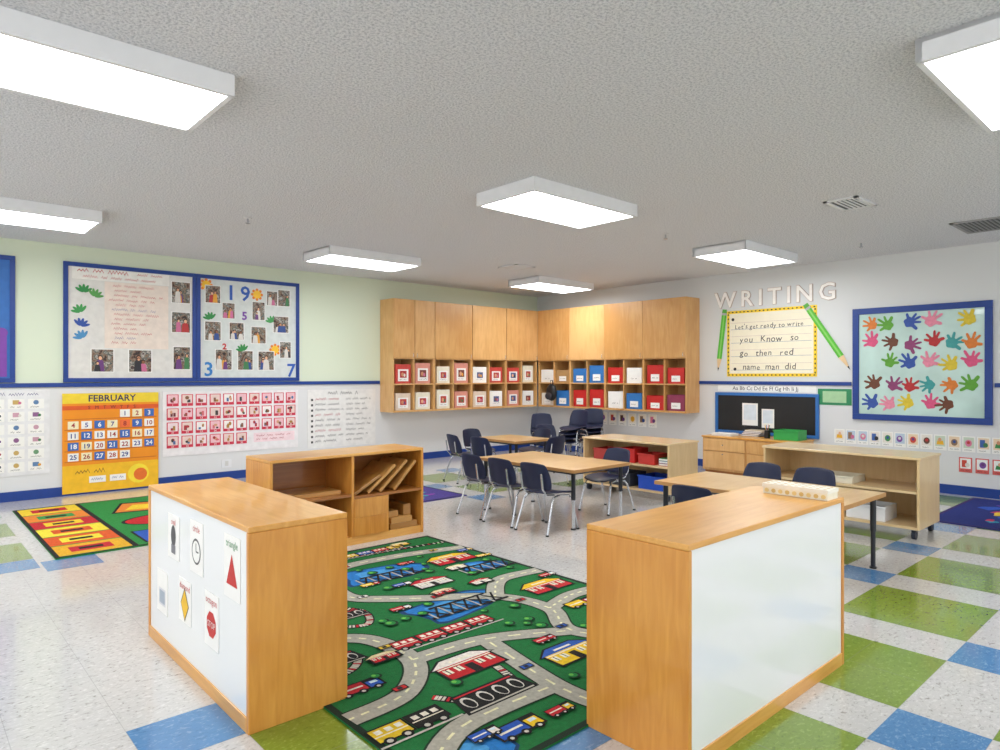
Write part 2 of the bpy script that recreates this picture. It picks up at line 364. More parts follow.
def card(loc, rz, w, h, mats, lab, cat, grp, name='photo_print', icon=None):
    b = MB().box(-w/2,-.003,0,w/2,0,h,mats[0])
    if len(mats) > 1: b.rect(-w/2+w*.1, h*.25, w/2-w*.1, h*.93, -.0036, mats[1])
    if icon:
        k = random.choice((0,1,2)); cx = random.uniform(-.05,.05)*w
        if k == 0: b.ell(cx,h*.56,w*.26,h*.22,-.004,icon,12).ell(cx,h*.6,w*.13,h*.1,-.0043,M(random.choice(CLO)),10)
        elif k == 1: b.poly([(-w*.3,-.004,h*.36),(w*.3,-.004,h*.36),(w*.22,-.004,h*.62),(-w*.22,-.004,h*.62)],icon).ell(cx,h*.68,w*.14,h*.13,-.0043,M(random.choice(SKIN)),10)
        else: b.rect(-w*.28,h*.34,w*.1,h*.82,-.004,icon).ell(w*.14,h*.5,w*.18,h*.15,-.0043,M(random.choice(CLO)),10)
        b.scrib(-w*.35,w*.35,h*.07,h*.1,-.004,BLACK)
    return b.build(name, loc=loc, rz=rz, label=lab, cat=cat, group=grp)
# lesson sheets
b = MB().box(0,-.003,0,.66,0,.74,M('EBDDD0',.7))
for k in range(13):
    z = .68-k*.053
    b.scrib(.03+random.uniform(0,.08), .62-random.uniform(0,.3), z, .034, -.0036, M('C0342A') if k % 6 < 5 else M('7A6A9A'), .17)
b.build('lesson_sheet', loc=(1.76, yb, 1.6), label='large white sheet with red handwritten lines', cat='paper')
b = MB()
b.box(0,-.003,0,.98,0,.13,M('EEEBE4',.7))
b.scrib(.05,.6,.07,.05,-.0036,M('C02A26')); b.scrib(.64,.93,.08,.035,-.0036,M('C0392F')); b.scrib(.1,.85,.015,.035,-.0036,M('C0392F'))
b.build('heading_strip', loc=(1.45, yb, 2.345), label='white heading strip with red handwriting', cat='paper')
def leaf(X, z, c, tilt, lab):
    b = MB()
    for k in range(5):
        a = tilt+(-2+k)*.5+math.pi/2; b.ell(.05*math.cos(a), .05*math.sin(a), .045, .015, -.003-.0002*k, c, 10, rot=a)
    b.build('leaf_cutout', loc=(X, yb, z), label=lab+' paper leaf cutout pinned to board', cat='decoration', group='paper leaf cutouts')
leaf(1.56, 2.2, GRN, 0, 'green'); leaf(1.53, 1.98, M('3F9A50'), .4, 'green'); leaf(1.53, 1.83, M('3050A0'), -.3, 'dark blue'); leaf(1.55, 1.70, M('4B8FC0'), .5, 'light blue'); leaf(1.66, 2.16, M('5AA050'), -.4, 'green')
leaf(3.3, 1.60, GRN, .3, 'green'); leaf(2.9, 1.98, GRN, .3, 'green'); leaf(3.68, 1.98, M('3F9A50'), .3, 'green')
for (s, X, z, sz, c, cn) in [('1',3.15,2.24,.26,'2458B0','blue'),('9',3.33,2.24,.26,'2458B0','blue'),('3',2.88,1.29,.24,'2E7CC0','light blue'),('7',3.94,1.28,.24,'2458B0','blue'),('5',3.32,2.0,.14,'7A45A0','purple'),('2',3.07,1.62,.1,'C03A3A','red')]:
    MB().text(s, sz, 0, 0, -.002, M(c), ext=.0018, off=.004).build('numeral_cutout', loc=(X, yb, z), label='%s paper numeral %s on bulletin board' % (cn, s), cat='decoration')
for X, z in [(3.48,2.36),(3.72,1.66),(2.85,2.43)]:
    b = MB(); b.ell(0,0,.05,.05,-.002,YEL)
    for k in range(8): b.ell(.06*math.cos(k*.785),.06*math.sin(k*.785),.02,.02,-.0015,ORG,8)
    b.build('flower_cutout', loc=(X, yb, z-.03), label='yellow paper flower cutout', cat='decoration', group='paper flowers')

# ------------------------------------------------------------------ lower charts, left wall
t = thing('calendar_chart', 'yellow fabric pocket calendar chart hanging to the floor', 'calendar', (1.36, WY-.0165, .02), 0)
cb = MB().box(0,-.006,0,.95,0,1.08,M('EE9218',.6,0,.05,4)); cb.box(0,-.008,.97,.95,-.0061,1.08,M('EED031')); cb.box(0,-.0072,0,.95,-.0061,.3,M('F4BE24'))
cb.box(0,-.008,.9,.95,-.0061,.945,M('E05A1E'))
for k in range(5): cb.box(.02,-.0075,.335+k*.115,.93,-.0061,.345+k*.115,M('D0701A'))
cb.text('FEBRUARY', .1, .475, .99, -.0085, M('2A2A55'), off=.002); cb.text('S   M   T   W   T   F   S', .05, .475, .908, -.0085, M('5A2A1A'))
cb.ell(.74,.16,.11,.11,-.0078,M('F8DD3A')); cb.ell(.76,.15,.07,.07,-.0081,M('E8722A')); cb.scrib(.12,.42,.2,.05,-.0078,M('7A3A1A'))
cb.build('chart_body', t)
n = 1
for r_ in range(5):
    for c_ in range(7):
        if (r_ == 0 and c_ < 4) or n > 29: continue
        bl = n % 3 == 0
        k = MB().box(-.05,-.0035,0,.05,0,.085,M('3A6AB8') if bl else random.choice([PAPER, PAPER, M('F0703A'), M('F4E9C0')]))
        k.text(str(n), .07, 0, .018, -.004, PAPER if bl else (M('2A3A8A') if n % 2 else M('A02A2A')), off=.0015); k.build('date_card', t, loc=(.1+c_*.125, -.0085, .808-r_*.115)); n += 1
for k in range(2):
    MB().box(0,-.003,0,.16,0,.07,PAPER).scrib(.02,.14,.02,.03,-.0036,BLUE).build('word_card', t, loc=(.3+k*.2-.05, -.0085, .1))
# red picture chart
t = thing('picture_chart', 'white wall chart with rows of red picture cards', 'chart', LW(2.36, .34), 0)
MB().box(0,-.006,0,1.68,0,.76,M('EDEAEA',.6)).build('chart_body', t)
k = 0
for r_ in range(4):
    for c_ in range(10 if r_ < 3 else 6):
        w, h = .132, .14
        q = MB().box(-w/2,-.003,0,w/2,0,h,M('D2304A')).rect(-w*.42,h*.24,w*.42,h*.94,-.0036,M(random.choice(['F2DCDE','EEC0C6','F6F0EC','EAD0C8'])))
        for jj in range(3):
            cc = M(random.choice(['B02A34','6A2A30','3A3A3A','D86A70','4A6A9A','B0803A','D8A07A','8A5A3E']))
            cx, cz = random.uniform(-.2,.2)*w, random.uniform(.45,.72)*h
            if random.random() < .5: q.ell(cx,cz,w*random.uniform(.08,.18),h*random.uniform(.1,.18),-.004-.0002*jj,cc,9)
            else: q.rect(cx-w*.1,h*.3,cx+w*.1,cz,-.004-.0002*jj,cc)
        q.text(str(k+1), .034, 0, .005, -.0038, PAPER); k += 1
        q.build('picture_card', t, loc=(.11+c_*.163, -.0065, .59-r_*.165))
MB().box(0,-.002,0,.55,0,.12,M('F6DDE0')).scrib(.03,.5,.065,.03,-.0026,M('B0303A')).scrib(.03,.4,.02,.03,-.0026,M('B0303A')).build('caption_strip', t, loc=(1.08,-.0065,.1))
# schedule sheet
b = MB().box(0,-.003,0,1.06,0,.8,M('EAE9E5',.7))
b.scrib(.3,.75,.72,.055,-.0036,BLACK)
for k in range(9):
    z = .645-k*.072; b.rect(.05,z,.08,z+.03,-.0036,M('3A3A3A')); b.scrib(.11,.45+random.uniform(0,.1),z,.042,-.0036,M('B0303A') if k % 3 == 0 else M('2A2A2A')); b.scrib(.58,.85+random.uniform(0,.15),z,.036,-.0036,M('4A4642'))
b.build('schedule_sheet', loc=LW(4.18, .3), label='white handwritten schedule sheet on the wall', cat='poster')
# letters board at far left
t = thing('alphabet_chart', 'white chart with small coloured circles and name cards', 'chart', LW(.35, .26), 0)
q = MB().box(0,-.005,0,.9,0,.88,M('E6E6E6',.6)); q.scrib(.3,.8,.82,.035,-.0056,M('3A3A7A'))
q.build('chart_body', t)
for r_ in range(6):
    for c_ in range(5):
        cc = random.choice(['B8605C','5A7EA8','C8A860','8A5A8A','6A9A70','C89AAA'])
        q = MB().box(-.07,-.002,0,.07,0,.1,PAPER)
        if random.random() < .5: q.ell(0,.065,.024,.024,-.0026,M(cc))
        else: q.rect(-.03,.045,.025,.09,-.0026,M(cc)).ell(.03,.06,.015,.015,-.0029,M(random.choice(CLO)),8)
        q.scrib(-.05,.05,.008,.02,-.0026,BLACK); q.build('name_card', t, loc=(.1+c_*.17,-.0056,.04+r_*.13))
MB().box(-.06,-.006,0,.06,0,.1,WHITE).box(-.02,-.009,.02,.02,-.006,.08,M('D5D5D0')).build('wall_outlet', loc=LW(3.1, .15), label='white electrical outlet plate near baseboard', cat='outlet')

# ------------------------------------------------------------------ right wall
yr = -90
geos = [text_geo(ch_, .30, 0, 'LEFT') for ch_ in 'WRITING']
wid = [(min(v[0] for v in g_[0]), max(v[0] for v in g_[0])) for g_ in geos]
gap = (1.62-sum(b_-a_ for a_, b_ in wid))/6; u = 0
for ch_, (a_, b_) in zip('WRITING', wid):
    MB().text(ch_, .30, -a_, 0, -.016, M('FCF6EF', .4), ext=.004, align='LEFT', off=.003).text(ch_, .30, -a_, 0, -.0065, M('C4B0A4'), ext=.006, align='LEFT', off=.0095).build('marquee_letter', loc=RW(4.97-u, 2.235), rz=yr,
        label='large white wall letter %s with pale outline' % ch_, cat='wall letter', group='WRITING wall letters')
    u += b_-a_+gap
t = thing('writing_chart', 'handwriting chart with black and yellow border on wall', 'poster', RW(4.79, 1.28), yr)
MB().box(0,-.006,0,1.22,0,.9,M('F6D22A')).build('border', t)
q = MB().box(.04,-.0085,.04,1.18,-.0062,.86,M('F2EAD0',.7,0,.02))
lines = [("Let's get ready to write",.082), ('you   Know   so',.11), ('go   then   red',.11), ('name  man  did',.105)]
for k, (s, sz) in enumerate(lines):
    z = .66-k*.185
    q.rect(.06,z-.02,1.16,z-.016,-.009,M('6A7A9A')); q.rect(.06,z+.07,1.16,z+.073,-.009,M('B9A0A0'))
    xx = .56-.5*len(s)*sz*.45
    for ci, chh in enumerate(s):      # individually wobbling letters = handwriting
        if chh != ' ': q.text(chh, sz*random.uniform(.95,1.15), xx, z-.012+random.uniform(-.006,.006), -.0092, BLACK, align='LEFT', shear=.08)
        gg = text_geo(chh, sz, 0, 'LEFT', 0, .08)[0] if chh != ' ' else []
        xx += (max(v[0] for v in gg)+sz*.09) if gg else sz*.3
q.ell(.09,.78,.022,.022,-.009,BLACK,10); q.ell(.12,.1,.022,.022,-.009,BLACK,10)
q.build('chart_sheet', t)
q = MB()
for k in range(22):
    u = k/21
    for zz in (.02, .88): q.ell(.03+u*1.16, zz, .014, .009, -.0068, BLACK, 8)
for k in range(15):
    for xx in (.02, 1.2): q.ell(xx, .05+k*.057, .009, .014, -.0068, BLACK, 8)
q.build('border_dots', t)
def pencil(Y, z, ang, ln, lab):
    b = MB(); c, s = math.cos(ang), math.sin(ang)
    def R(p, y): return [(u*c-v*s, y, u*s+v*c) for u, v in p]
    w = .036
    b.poly(R([(0,-w),(ln*.78,-w),(ln*.78,w),(0,w)], -.001), M('58B832')); b.poly(R([(0,-w*.3),(ln*.78,-w*.3),(ln*.78,w*.3),(0,w*.3)], -.002), M('84D060'))
    b.poly(R([(ln*.78,-w),(ln*.94,-w*.3),(ln*.94,w*.3),(ln*.78,w)], -.001), M('E8C89A')); b.poly(R([(ln*.94,-w*.3),(ln,0),(ln*.94,w*.3)], -.001), BLACK)
    b.poly(R([(-.03,-w),(0,-w),(0,w),(-.03,w)], -.001), M('B0B0B0')); b.poly(R([(-.08,-w*.9),(-.03,-w),(-.03,w),(-.08,w*.9)], -.001), M('58A83A'))
    b.build('pencil_cutout', loc=(WX-.0122, Y, z), rz=yr, label=lab, cat='decoration', group='green pencil cutouts')
pencil(4.83, 2.13, math.radians(-97), .78, 'green paper pencil cutout hung upright beside writing chart')
pencil(3.67, 2.13, math.radians(-57), .92, 'green paper pencil cutout slanting over chart corner')
# framed board with handprints
t = board('bulletin_board', 'blue framed board with colourful painted handprints on pale green', RW(3.143, .77), yr, 1.388, 1.32, M('B9D6CC', .15, 0, .1, 3, coat=.5), ft=.07)
def hand(Y, z, col, rot, s, cn, lay):
    F = [(math.radians(a+random.uniform(-6,6)), ln*random.uniform(.85,1.15), w_) for a, ln, w_ in ((176,.045,.2),(132,.058,.17),(98,.066,.16),(66,.060,.17),(20,.048,.24))]
    P = []; n_ = 96
    for i in range(n_):
        a = 2*math.pi*i/n_; r = .052+.004*math.sin(5*a+lay)
        for fa, ln, w_ in F:
            dd = math.atan2(math.sin(a-fa), math.cos(a-fa)); r += ln*math.exp(-(dd/w_)**4)
        r *= s; P.append((r*math.cos(a+rot), -.0005, r*math.sin(a+rot)))
    MB().poly(P, col).build('handprint', loc=(WX-.0145-lay*.0002, Y, z), rz=yr, label=cn+' painted paper handprint on the blue framed board', cat='handprint', group='painted handprints')
HC = [('2C50A0','blue'),('D8527E','pink'),('B8282A','red'),('5AA02E','green'),('D8C030','yellow'),('8A3A6A','plum'),('D87A2A','orange'),('E48AA0','light pink'),('6A3A22','brown'),('3A9A98','teal')]
kk = 0
for r_ in range(5):
    for c_ in range(6):
        if (r_, c_) in ((2,0),(4,4),(0,5)): continue
        Y = 3.143-.2-c_*.2+random.uniform(-.025,.025)-(r_ % 2)*.03; z = .95+r_*.24+random.uniform(-.035,.035)
        Y = min(max(Y, 1.755+.19), 3.143-.19); z = min(max(z, .95), 1.90)
        h_, cn = HC[(kk*7+r_*3) % 10]; kk += 1
        hand(Y, z, M(h_, .5, 0, .1, 30), random.uniform(-1.6,1.6), random.uniform(.95,1.15), cn, kk)
# blackboard behind the writing desk
t = board('chalkboard', 'black chalkboard with blue frame behind the writing desk', RW(4.96, .5), yr, 1.42, .56, M('141416', .5, 0, .2, 5), ft=.04, cat='chalkboard', fr=M('2E6DB4'))
for (Y, z, w, h) in [(4.45,.62,.22,.3),(4.2,.60,.17,.25)]:
    card((WX-.0145, Y, z), yr, w, h, (PAPER, M('D9E2EA')), 'white sheet of paper taped to chalkboard', 'paper', 'papers on the chalkboard', 'paper_sheet')
MB().box(-.2,-.003,0,.2,0,.2,M('2F8A5A')).rect(-.14,.03,.14,.17,-.0036,M('A8CFA0')).build('wall_sign', loc=RW(3.36,.93), rz=yr, label='small green paper sign under the chair rail', cat='sign')
q = MB().box(0,-.003,0,1.35,0,.085,PAPER); q.text('Aa Bb Cc Dd Ee Ff Gg Hh Ii Jj', .075, .675, .02, -.0036, BLACK); q.build('alphabet_strip', loc=RW(4.93, 1.075), rz=yr, label='long white alphabet strip under the blue chair rail', cat='poster')
IC = ['E8B020','3C62A8','C84434','8A6A50','3C8A4C','5A3A2A','D87A9A','7A4A9A']
for k in range(13):
    card(RW(3.30-k*.133, .47), yr, .12, .17, (PAPER, M(random.choice(['E4DED4','C8D4C0','E8D0B0','B8C8D8']))), 'small picture card taped to the wall', 'card', 'row of small wall cards', 'wall_card', M(IC[k*3 % 8]))
for k in range(5):
    card(RW(2.0-k*.15, .25), yr, .12, .16, (M('D8605A'), PAPER), 'small red edged picture card taped low on wall', 'card', 'row of small red cards', 'wall_card', M(IC[(k*5+2) % 8]))
for k in range(8):
    card(RW(7.35-k*.19, .5), yr, .15, .2, (PAPER, M('F0E8D8')), 'small colourful face card under the cabinets', 'card', 'row of face cards', 'face_card', M(IC[(k*3+1) % 8]))

# ------------------------------------------------------------------ rugs
def rm(h): return M(h, .95, 0, .14, 60, bump=.5, bscale=500)
class Rug(MB):
    def __init__(s, w, h, basec, border=None):
        super().__init__(); s.w, s.h, s.zz = w, h, .0082
        s.box(0,0,0,w,h,.008,rm(basec))
        if border:
            s.fill(0,0,w,.03,border); s.fill(0,h-.03,w,h,border); s.fill(0,0,.03,h,border); s.fill(w-.03,0,w,h,border)
    def P(s, pts, c):
        s.zz += .000008
        if sum(a[0]*b[1]-b[0]*a[1] for a, b in zip(pts, pts[1:]+pts[:1])) < 0: pts = pts[::-1]
        s.poly([(min(max(x,0),s.w), min(max(y,0),s.h), s.zz) for x, y in pts], rm(c))
    def fill(s, x0, y0, x1, y1, c): s.P([(x0,y0),(x1,y0),(x1,y1),(x0,y1)], c)
    def disc(s, x, y, rx, ry, c, n=16): s.P([(x+rx*math.cos(2*math.pi*k/n), y+ry*math.sin(2*math.pi*k/n)) for k in range(n)], c)
    def blob(s, x, y, r, c, n=18, ph=None):
        ph = random.random()*6 if ph is None else ph; s.P([(x+r*(1+.25*math.sin(3*a+ph))*math.cos(a), y+r*(.7+.2*math.sin(2*a+ph))*math.sin(a)) for a in [2*math.pi*k/n for k in range(n)]], c)
    def spline(s, pts, m=8):
        out = []; P = [pts[0]]+pts+[pts[-1]]
        for i in range(1, len(P)-2):
            for k in range(m):
                t = k/m; q = []
                for d in (0, 1):
                    a, b, c, e = P[i-1][d], P[i][d], P[i+1][d], P[i+2][d]
                    q.append(.5*(2*b+(c-a)*t+(2*a-5*b+4*c-e)*t*t+(3*b-a-3*c+e)*t**3))
                out.append(tuple(q))
        return out+[pts[-1]]
    def ribbon(s, pts, w, c, dash=None, dw=.012, step=1):
        sp = s.spline(pts); N = []
        for i, p in enumerate(sp):
            a = sp[max(i-1,0)]; b = sp[min(i+1,len(sp)-1)]; dx, dy = b[0]-a[0], b[1]-a[1]; l = math.hypot(dx,dy) or 1
            N.append((-dy/l, dx/l))
        s.zz += .000012; z = s.zz
        cl = lambda x, y: (min(max(x,0),s.w), min(max(y,0),s.h), z)
        def seg(i, w_, c_):
            (x0,y0),(x1,y1) = sp[i], sp[i+1]; n0, n1 = N[i], N[i+1]
            s.poly([cl(x0-n0[0]*w_/2,y0-n0[1]*w_/2), cl(x0+n0[0]*w_/2,y0+n0[1]*w_/2), cl(x1+n1[0]*w_/2,y1+n1[1]*w_/2), cl(x1-n1[0]*w_/2,y1-n1[1]*w_/2)][::-1], rm(c_))
        for i in range(len(sp)-1): seg(i, w, c)
        if dash:
            s.zz += .0004; z = s.zz
            for i in range(0, len(sp)-1, 2*step): seg(i, dw, dash)
            s.zz -= .0004
    def rails(s, pts, w=.05):          # black railway track with pale sleepers
        sp = s.spline(pts, 12); s.ribbon(pts, w, '0A0E0A'); s.zz += .0004
        for i in range(0, len(sp)-1):
            (x0,y0),(x1,y1) = sp[i], sp[i+1]; dx, dy = x1-x0, y1-y0; l = math.hypot(dx,dy) or 1; nx, ny = -dy/l*w*.34, dx/l*w*.34; tx, ty = dx/l*.006, dy/l*.006
            s.P([(x0-nx-tx,y0-ny-ty),(x0+nx-tx,y0+ny-ty),(x0+nx+tx,y0+ny+ty),(x0-nx+tx,y0-ny+ty)], 'D8D2C0' if i % 4 else 'C8202A')
        s.zz -= .0004
    def house(s, x, y, w, c, roof, tr='F0E8D0'):
        h = w*.4; x -= w/2; y -= h*.7
        s.fill(x-.014,y-.014,x+w+.014,y+h+.01,'0A140C'); s.P([(x-.04,y+h-.004),(x+w+.04,y+h-.004),(x+w*.82,y+h*1.6),(x+w*.18,y+h*1.6)],'0A140C')
        s.fill(x,y,x+w,y+h,c); s.P([(x-.02,y+h),(x+w+.02,y+h),(x+w*.8,y+h*1.5),(x+w*.2,y+h*1.5)],roof)
        s.fill(x,y+h*.86,x+w,y+h*.94,tr)
        n = 5
        for i in range(n):
            if i != 2: s.fill(x+(i+.2)*w/n, y+h*.4, x+(i+.8)*w/n, y+h*.78, tr); s.fill(x+(i+.45)*w/n, y+h*.4, x+(i+.55)*w/n, y+h*.78, '0A140C')
        s.fill(x+w*.42,y,x+w*.58,y+h*.7,'1A1210'); s.fill(x+w*.3,y+h*1.15,x+w*.7,y+h*1.28,tr)
    def train(s, x, y, n, cols, k=1.0):
        dx = .14*k; x -= n*dx/2
        s.fill(x-.03,y-.035*k,x+n*dx+.02,y-.025*k,'C8C4B8')
        for i in range(n):
            X, Y = x+i*dx, y; c = cols[i % len(cols)]
            s.fill(X-.008,Y-.008,X+dx*.88+.008,Y+.088*k,'0A0E0A'); s.fill(X,Y,X+dx*.88,Y+.08*k,c)
            s.fill(X,Y+.03*k,X+dx*.88,Y+.036*k,'F0E8D0')
            for q in range(3): s.fill(X+.014*k+q*.038*k,Y+.045*k,X+.038*k+q*.038*k,Y+.07*k,'F4EEDC')
            for q in (.03,.095): s.disc(X+q*k,Y-.008,.021*k,.021*k,'0A0E0A',10); s.disc(X+q*k,Y-.008,.011*k,.011*k,'C8C4B8',8)
    def tree(s, x, y, r=.035): s.disc(x,y,r*1.25,r*1.25,'06301A',10); s.disc(x-.004,y+.004,r,r,'1F8A3A',8); s.disc(x-.008,y+.01,r*.5,r*.5,'6AC04A',8)
    def bridge(s, x, y, w, h=.11, hc='0C0E10'):
        x -= w/2; y -= h/2
        s.fill(x-.02,y,x+w+.02,y+.024,hc); s.fill(x+w*.1,y+h,x+w*.9,y+h+.02,hc)
        n = max(3, int(w/.085))
        for i in range(n):
            a = x+i*w/n; b = a+w/n
            s.P([(a,y),(a+.016,y),(b,y+h),(b-.016,y+h)],hc); s.P([(b-.016,y),(b,y),(a+.016,y+h),(a,y+h)],hc); s.fill(a,y,a+.012,y+h,'B8B8B0')
    def truck(s, x, y, c, c2, k=1.0):
        s.fill(x-.11*k,y-.01,x+.11*k,y+.08*k,'0A0E0A'); s.fill(x-.1*k,y,x+.03*k,y+.072*k,c); s.fill(x+.04*k,y,x+.1*k,y+.055*k,c2); s.fill(x+.055*k,y+.03*k,x+.09*k,y+.05*k,'D8ECF4')
        s.fill(x-.09*k,y+.03*k,x+.02*k,y+.042*k,'F4EEDC')
        for q in (-.07,.0,.07): s.disc(x+q*k,y-.008,.02*k,.02*k,'0A0E0A',10); s.disc(x+q*k,y-.008,.009*k,.009*k,'D8D4C8',8)
    def yard(s, x, y, w):             # black engine shed with arches over track
        h = w*.42; s.P([(x-w/2,y-h/2),(x+w/2,y-h/2),(x+w*.42,y+h/2),(x-w*.42,y+h/2)],'0A0C0A')
        for i in range(4):
            cx = x-w*.33+i*w*.22; s.disc(cx,y,w*.075,h*.3,'D8D4C8',12); s.disc(cx,y-.006,w*.055,h*.24,'0A0C0A',12)
        s.fill(x-w*.4,y+h*.36,x+w*.4,y+h*.42,'C8202A'); s.fill(x-w*.45,y-h*.44,x+w*.45,y-h*.38,'C4C0B0')
G1, RD, RE = '0B7233', 'B4B1A2', 'F4EEC0'
rg = Rug(1.95, 2.78, G1, '0C2818')
for (x,y,r,p_) in [(1.08,1.34,.27,1),(1.1,2.14,.27,2),(1.72,1.84,.15,3),(.25,.14,.12,4),(1.28,.1,.14,5),(.15,2.45,.14,1)]:
    rg.blob(x,y,r*1.12,'08406E',ph=p_); rg.blob(x,y,r,'1F7CC8',ph=p_); rg.blob(x-.02,y+.02,r*.5,'4AA0DC',ph=p_)
roads = [[(.02,.62),(.3,.66),(.5,.9),(.47,1.25),(.22,1.42),(.02,1.42)], [(1.93,.22),(1.55,.3),(1.3,.65),(1.45,.95),(1.36,1.3),(.92,1.64),(.72,1.9),(.9,2.38),(1.4,2.42),(1.93,2.3)],
         [(.5,.9),(.9,.86),(1.3,.65)], [(.72,1.9),(.4,2.05),(.25,2.4),(.3,2.75)], [(1.45,.95),(1.7,1.02),(1.93,1.0)], [(.82,.03),(.8,.3),(.9,.86)],
         [(1.36,1.3),(1.6,1.52),(1.93,1.5)], [(.22,1.42),(.3,1.75),(.4,2.05)], [(.02,.12),(.3,.3),(.8,.3)]]
railL = [[(.03,.95),(.25,1.0),(.33,1.12),(.22,1.24),(.03,1.22)], [(.36,.55),(.5,.38),(.68,.42),(.74,.6)], [(.42,1.5),(.58,1.42),(.66,1.6),(.55,1.78)], [(1.5,.55),(1.72,.45),(1.9,.6),(1.85,.85)],
         [(1.0,2.6),(1.4,2.58),(1.93,2.52)], [(.45,2.2),(.6,2.45),(.85,2.6),(.9,2.75)]]
for r_ in railL: rg.rails(r_)
for r_ in roads: rg.ribbon(r_, .122, '0A3018')
for r_ in roads: rg.ribbon(r_, .104, RD, RE)
rg.zz += .0006
used = []
def put(f, x, y, rad, *a): f(x, y, *a); used.append((x, y, rad))
put(rg.yard,.56,.42,.18,.38); put(rg.yard,.22,1.12,.14,.3); put(rg.yard,1.68,.62,.15,.32); put(rg.yard,.54,1.6,.13,.28)
put(rg.train,.82,1.03,.24,4,['C01A22'],1.1); put(rg.house,.66,.7,.19,.3,'C4161E','F0E8DC'); put(rg.train,.18,.4,.16,2,['E8C41E','14140F'],1.15)
put(rg.truck,.18,.79,.12,'C8202A','2458B8',1.0); put(rg.house,1.1,.48,.16,.28,'F2C81E','2A5AB0'); put(rg.train,1.5,.1,.24,4,['C01A22','2458B8'],1.1); put(rg.house,1.72,1.24,.17,.3,'C8242A','F2C81E')
put(rg.bridge,1.14,1.3,.2,.5,.14); put(rg.bridge,1.72,1.78,.17,.4,.14); put(rg.bridge,1.12,2.04,.18,.44,.13); put(rg.house,.58,2.34,.16,.26,'C01A22','D8D2C8'); put(rg.train,1.3,2.6,.24,5,['C8202A','F2C81E','2458B8'],.9)
put(rg.house,1.66,2.1,.18,.32,'C4161E','F2C81E'); put(rg.house,.15,1.7,.14,.24,'C8242A','E8D9A0'); put(rg.house,1.24,1.76,.14,.24,'D8D2C8','C8202A')
put(rg.house,.12,2.12,.14,.22,'2458B8','F0E8DC'); put(rg.truck,1.64,.86,.1,'F2C81E','C8202A',.95); put(rg.house,1.08,.14,.1,.22,'C8202A','2458B8'); put(rg.truck,.45,.12,.1,'2458B8','F2C81E',1.0)
for (x,y,c) in [(.3,.7,'D02A2A'),(.48,1.1,'E8C43A'),(1.3,.72,'2A5AB0'),(1.42,1.15,'D02A2A'),(.78,1.8,'F0ECE2'),(1.0,2.41,'D02A2A'),(1.7,2.36,'E8C43A'),(.83,.5,'2A5AB0'),(.35,1.9,'E8C43A'),(1.1,1.52,'D02A2A')]:
    rg.fill(x-.034,y-.02,x+.034,y+.02,'0A0E0A'); rg.fill(x-.028,y-.014,x+.028,y+.014,c); rg.fill(x-.013,y-.011,x+.01,y+.011,'20242A')
RS = [p for r_ in roads for p in rg.spline(r_)]; RR = [p for r_ in railL for p in rg.spline(r_)]
for k in range(260):
    x, y = random.uniform(.05,1.9), random.uniform(.05,2.72)
    if min(math.hypot(x-a,y-b_) for a,b_ in RS) > .085 and min(math.hypot(x-a,y-b_) for a,b_ in RR) > .06 and all(math.hypot(x-a,(y-b_)*1.4) > r_ for a,b_,r_ in used):
        kd = random.random()
        if kd < .7: rg.tree(x,y,random.uniform(.018,.03)); used.append((x,y,.06))
        elif kd < .85: rg.truck(x,y,random.choice(['C8202A','F2C81E','2458B8']),random.choice(['F0E8DC','F2C81E','C8202A']),.6); used.append((x,y,.1))
        else: rg.house(x,y,.13,random.choice(['C4161E','F2C81E','E8E0D0']),random.choice(['C8202A','E8D9A0','6A2A1A'])); used.append((x,y,.12))
rg.build('area_rug', loc=(1.25,1.62,.001), label='green town road-map play rug with roads, trains and bridges', cat='rug')
# learning rug, near calendar
r2 = Rug(1.75, 2.25, '1F8A38', '101410')
for k, c in enumerate(['E8B020','E05A1E','F2DE3A','C8202A','E8862A','F2CE2A']):
    y0 = .04+k*.365; r2.fill(.03,y0,.5,y0+.345,c); r2.fill(.12,y0+.09,.4,y0+.26,['C8202A','F2DE3A','E05A1E','F2CE2A','3A9A4A','C8202A'][k]); r2.fill(.18,y0+.14,.34,y0+.21,'14140F')
r2.fill(.5,.03,.54,2.22,'0E0E0C')
r2.P([(.66,1.45),(1.2,1.35),(1.35,1.85),(.85,1.98)],'0E0E0C'); r2.P([(.7,1.49),(1.18,1.4),(1.3,1.82),(.86,1.93)],'E8862A'); r2.P([(.8,1.56),(1.1,1.5),(1.17,1.74),(.92,1.8)],'F2CE2A')
r2.disc(1.05,.95,.42,.25,'0E0E0C',24); r2.disc(1.05,.95,.39,.22,'C8161E',24); r2.disc(1.05,.95,.15,.09,'1F8A38',16)
r2.fill(.6,.08,.9,.55,'0E0E0C'); r2.fill(.62,.1,.88,.53,'2458B8'); r2.fill(.97,.08,1.38,.48,'0E0E0C'); r2.fill(1.0,.1,1.35,.46,'F2CE2A'); r2.disc(1.56,.5,.14,.2,'C8161E'); r2.fill(1.45,1.4,1.68,2.1,'C8302A')
r2.build('area_rug', loc=(.86,5.6,.001), label='bright green, red and yellow learning rug', cat='rug')
r3 = Rug(1.6, 1.8, '1A2C80', '3A2A6A')
for k in range(26):
    r3.blob(random.uniform(.15,1.45), random.uniform(.15,1.65), random.uniform(.05,.11), random.choice(['C83A6A','2EA0C0','E8C83A','5A3AA0','D84A3A','2A5AC8']))
r3.build('area_rug', loc=(6.85,.1,.001), label='navy patterned rug with bright shapes near wall', cat='rug')
r4 = Rug(1.6, .9, '4A3A8A', '22264A')
for k in range(16):
    r4.blob(random.uniform(.15,1.45), random.uniform(.12,.78), random.uniform(.05,.1), random.choice(['2E5AC0','8A3AA0','C83A5A','2EA0A0']))
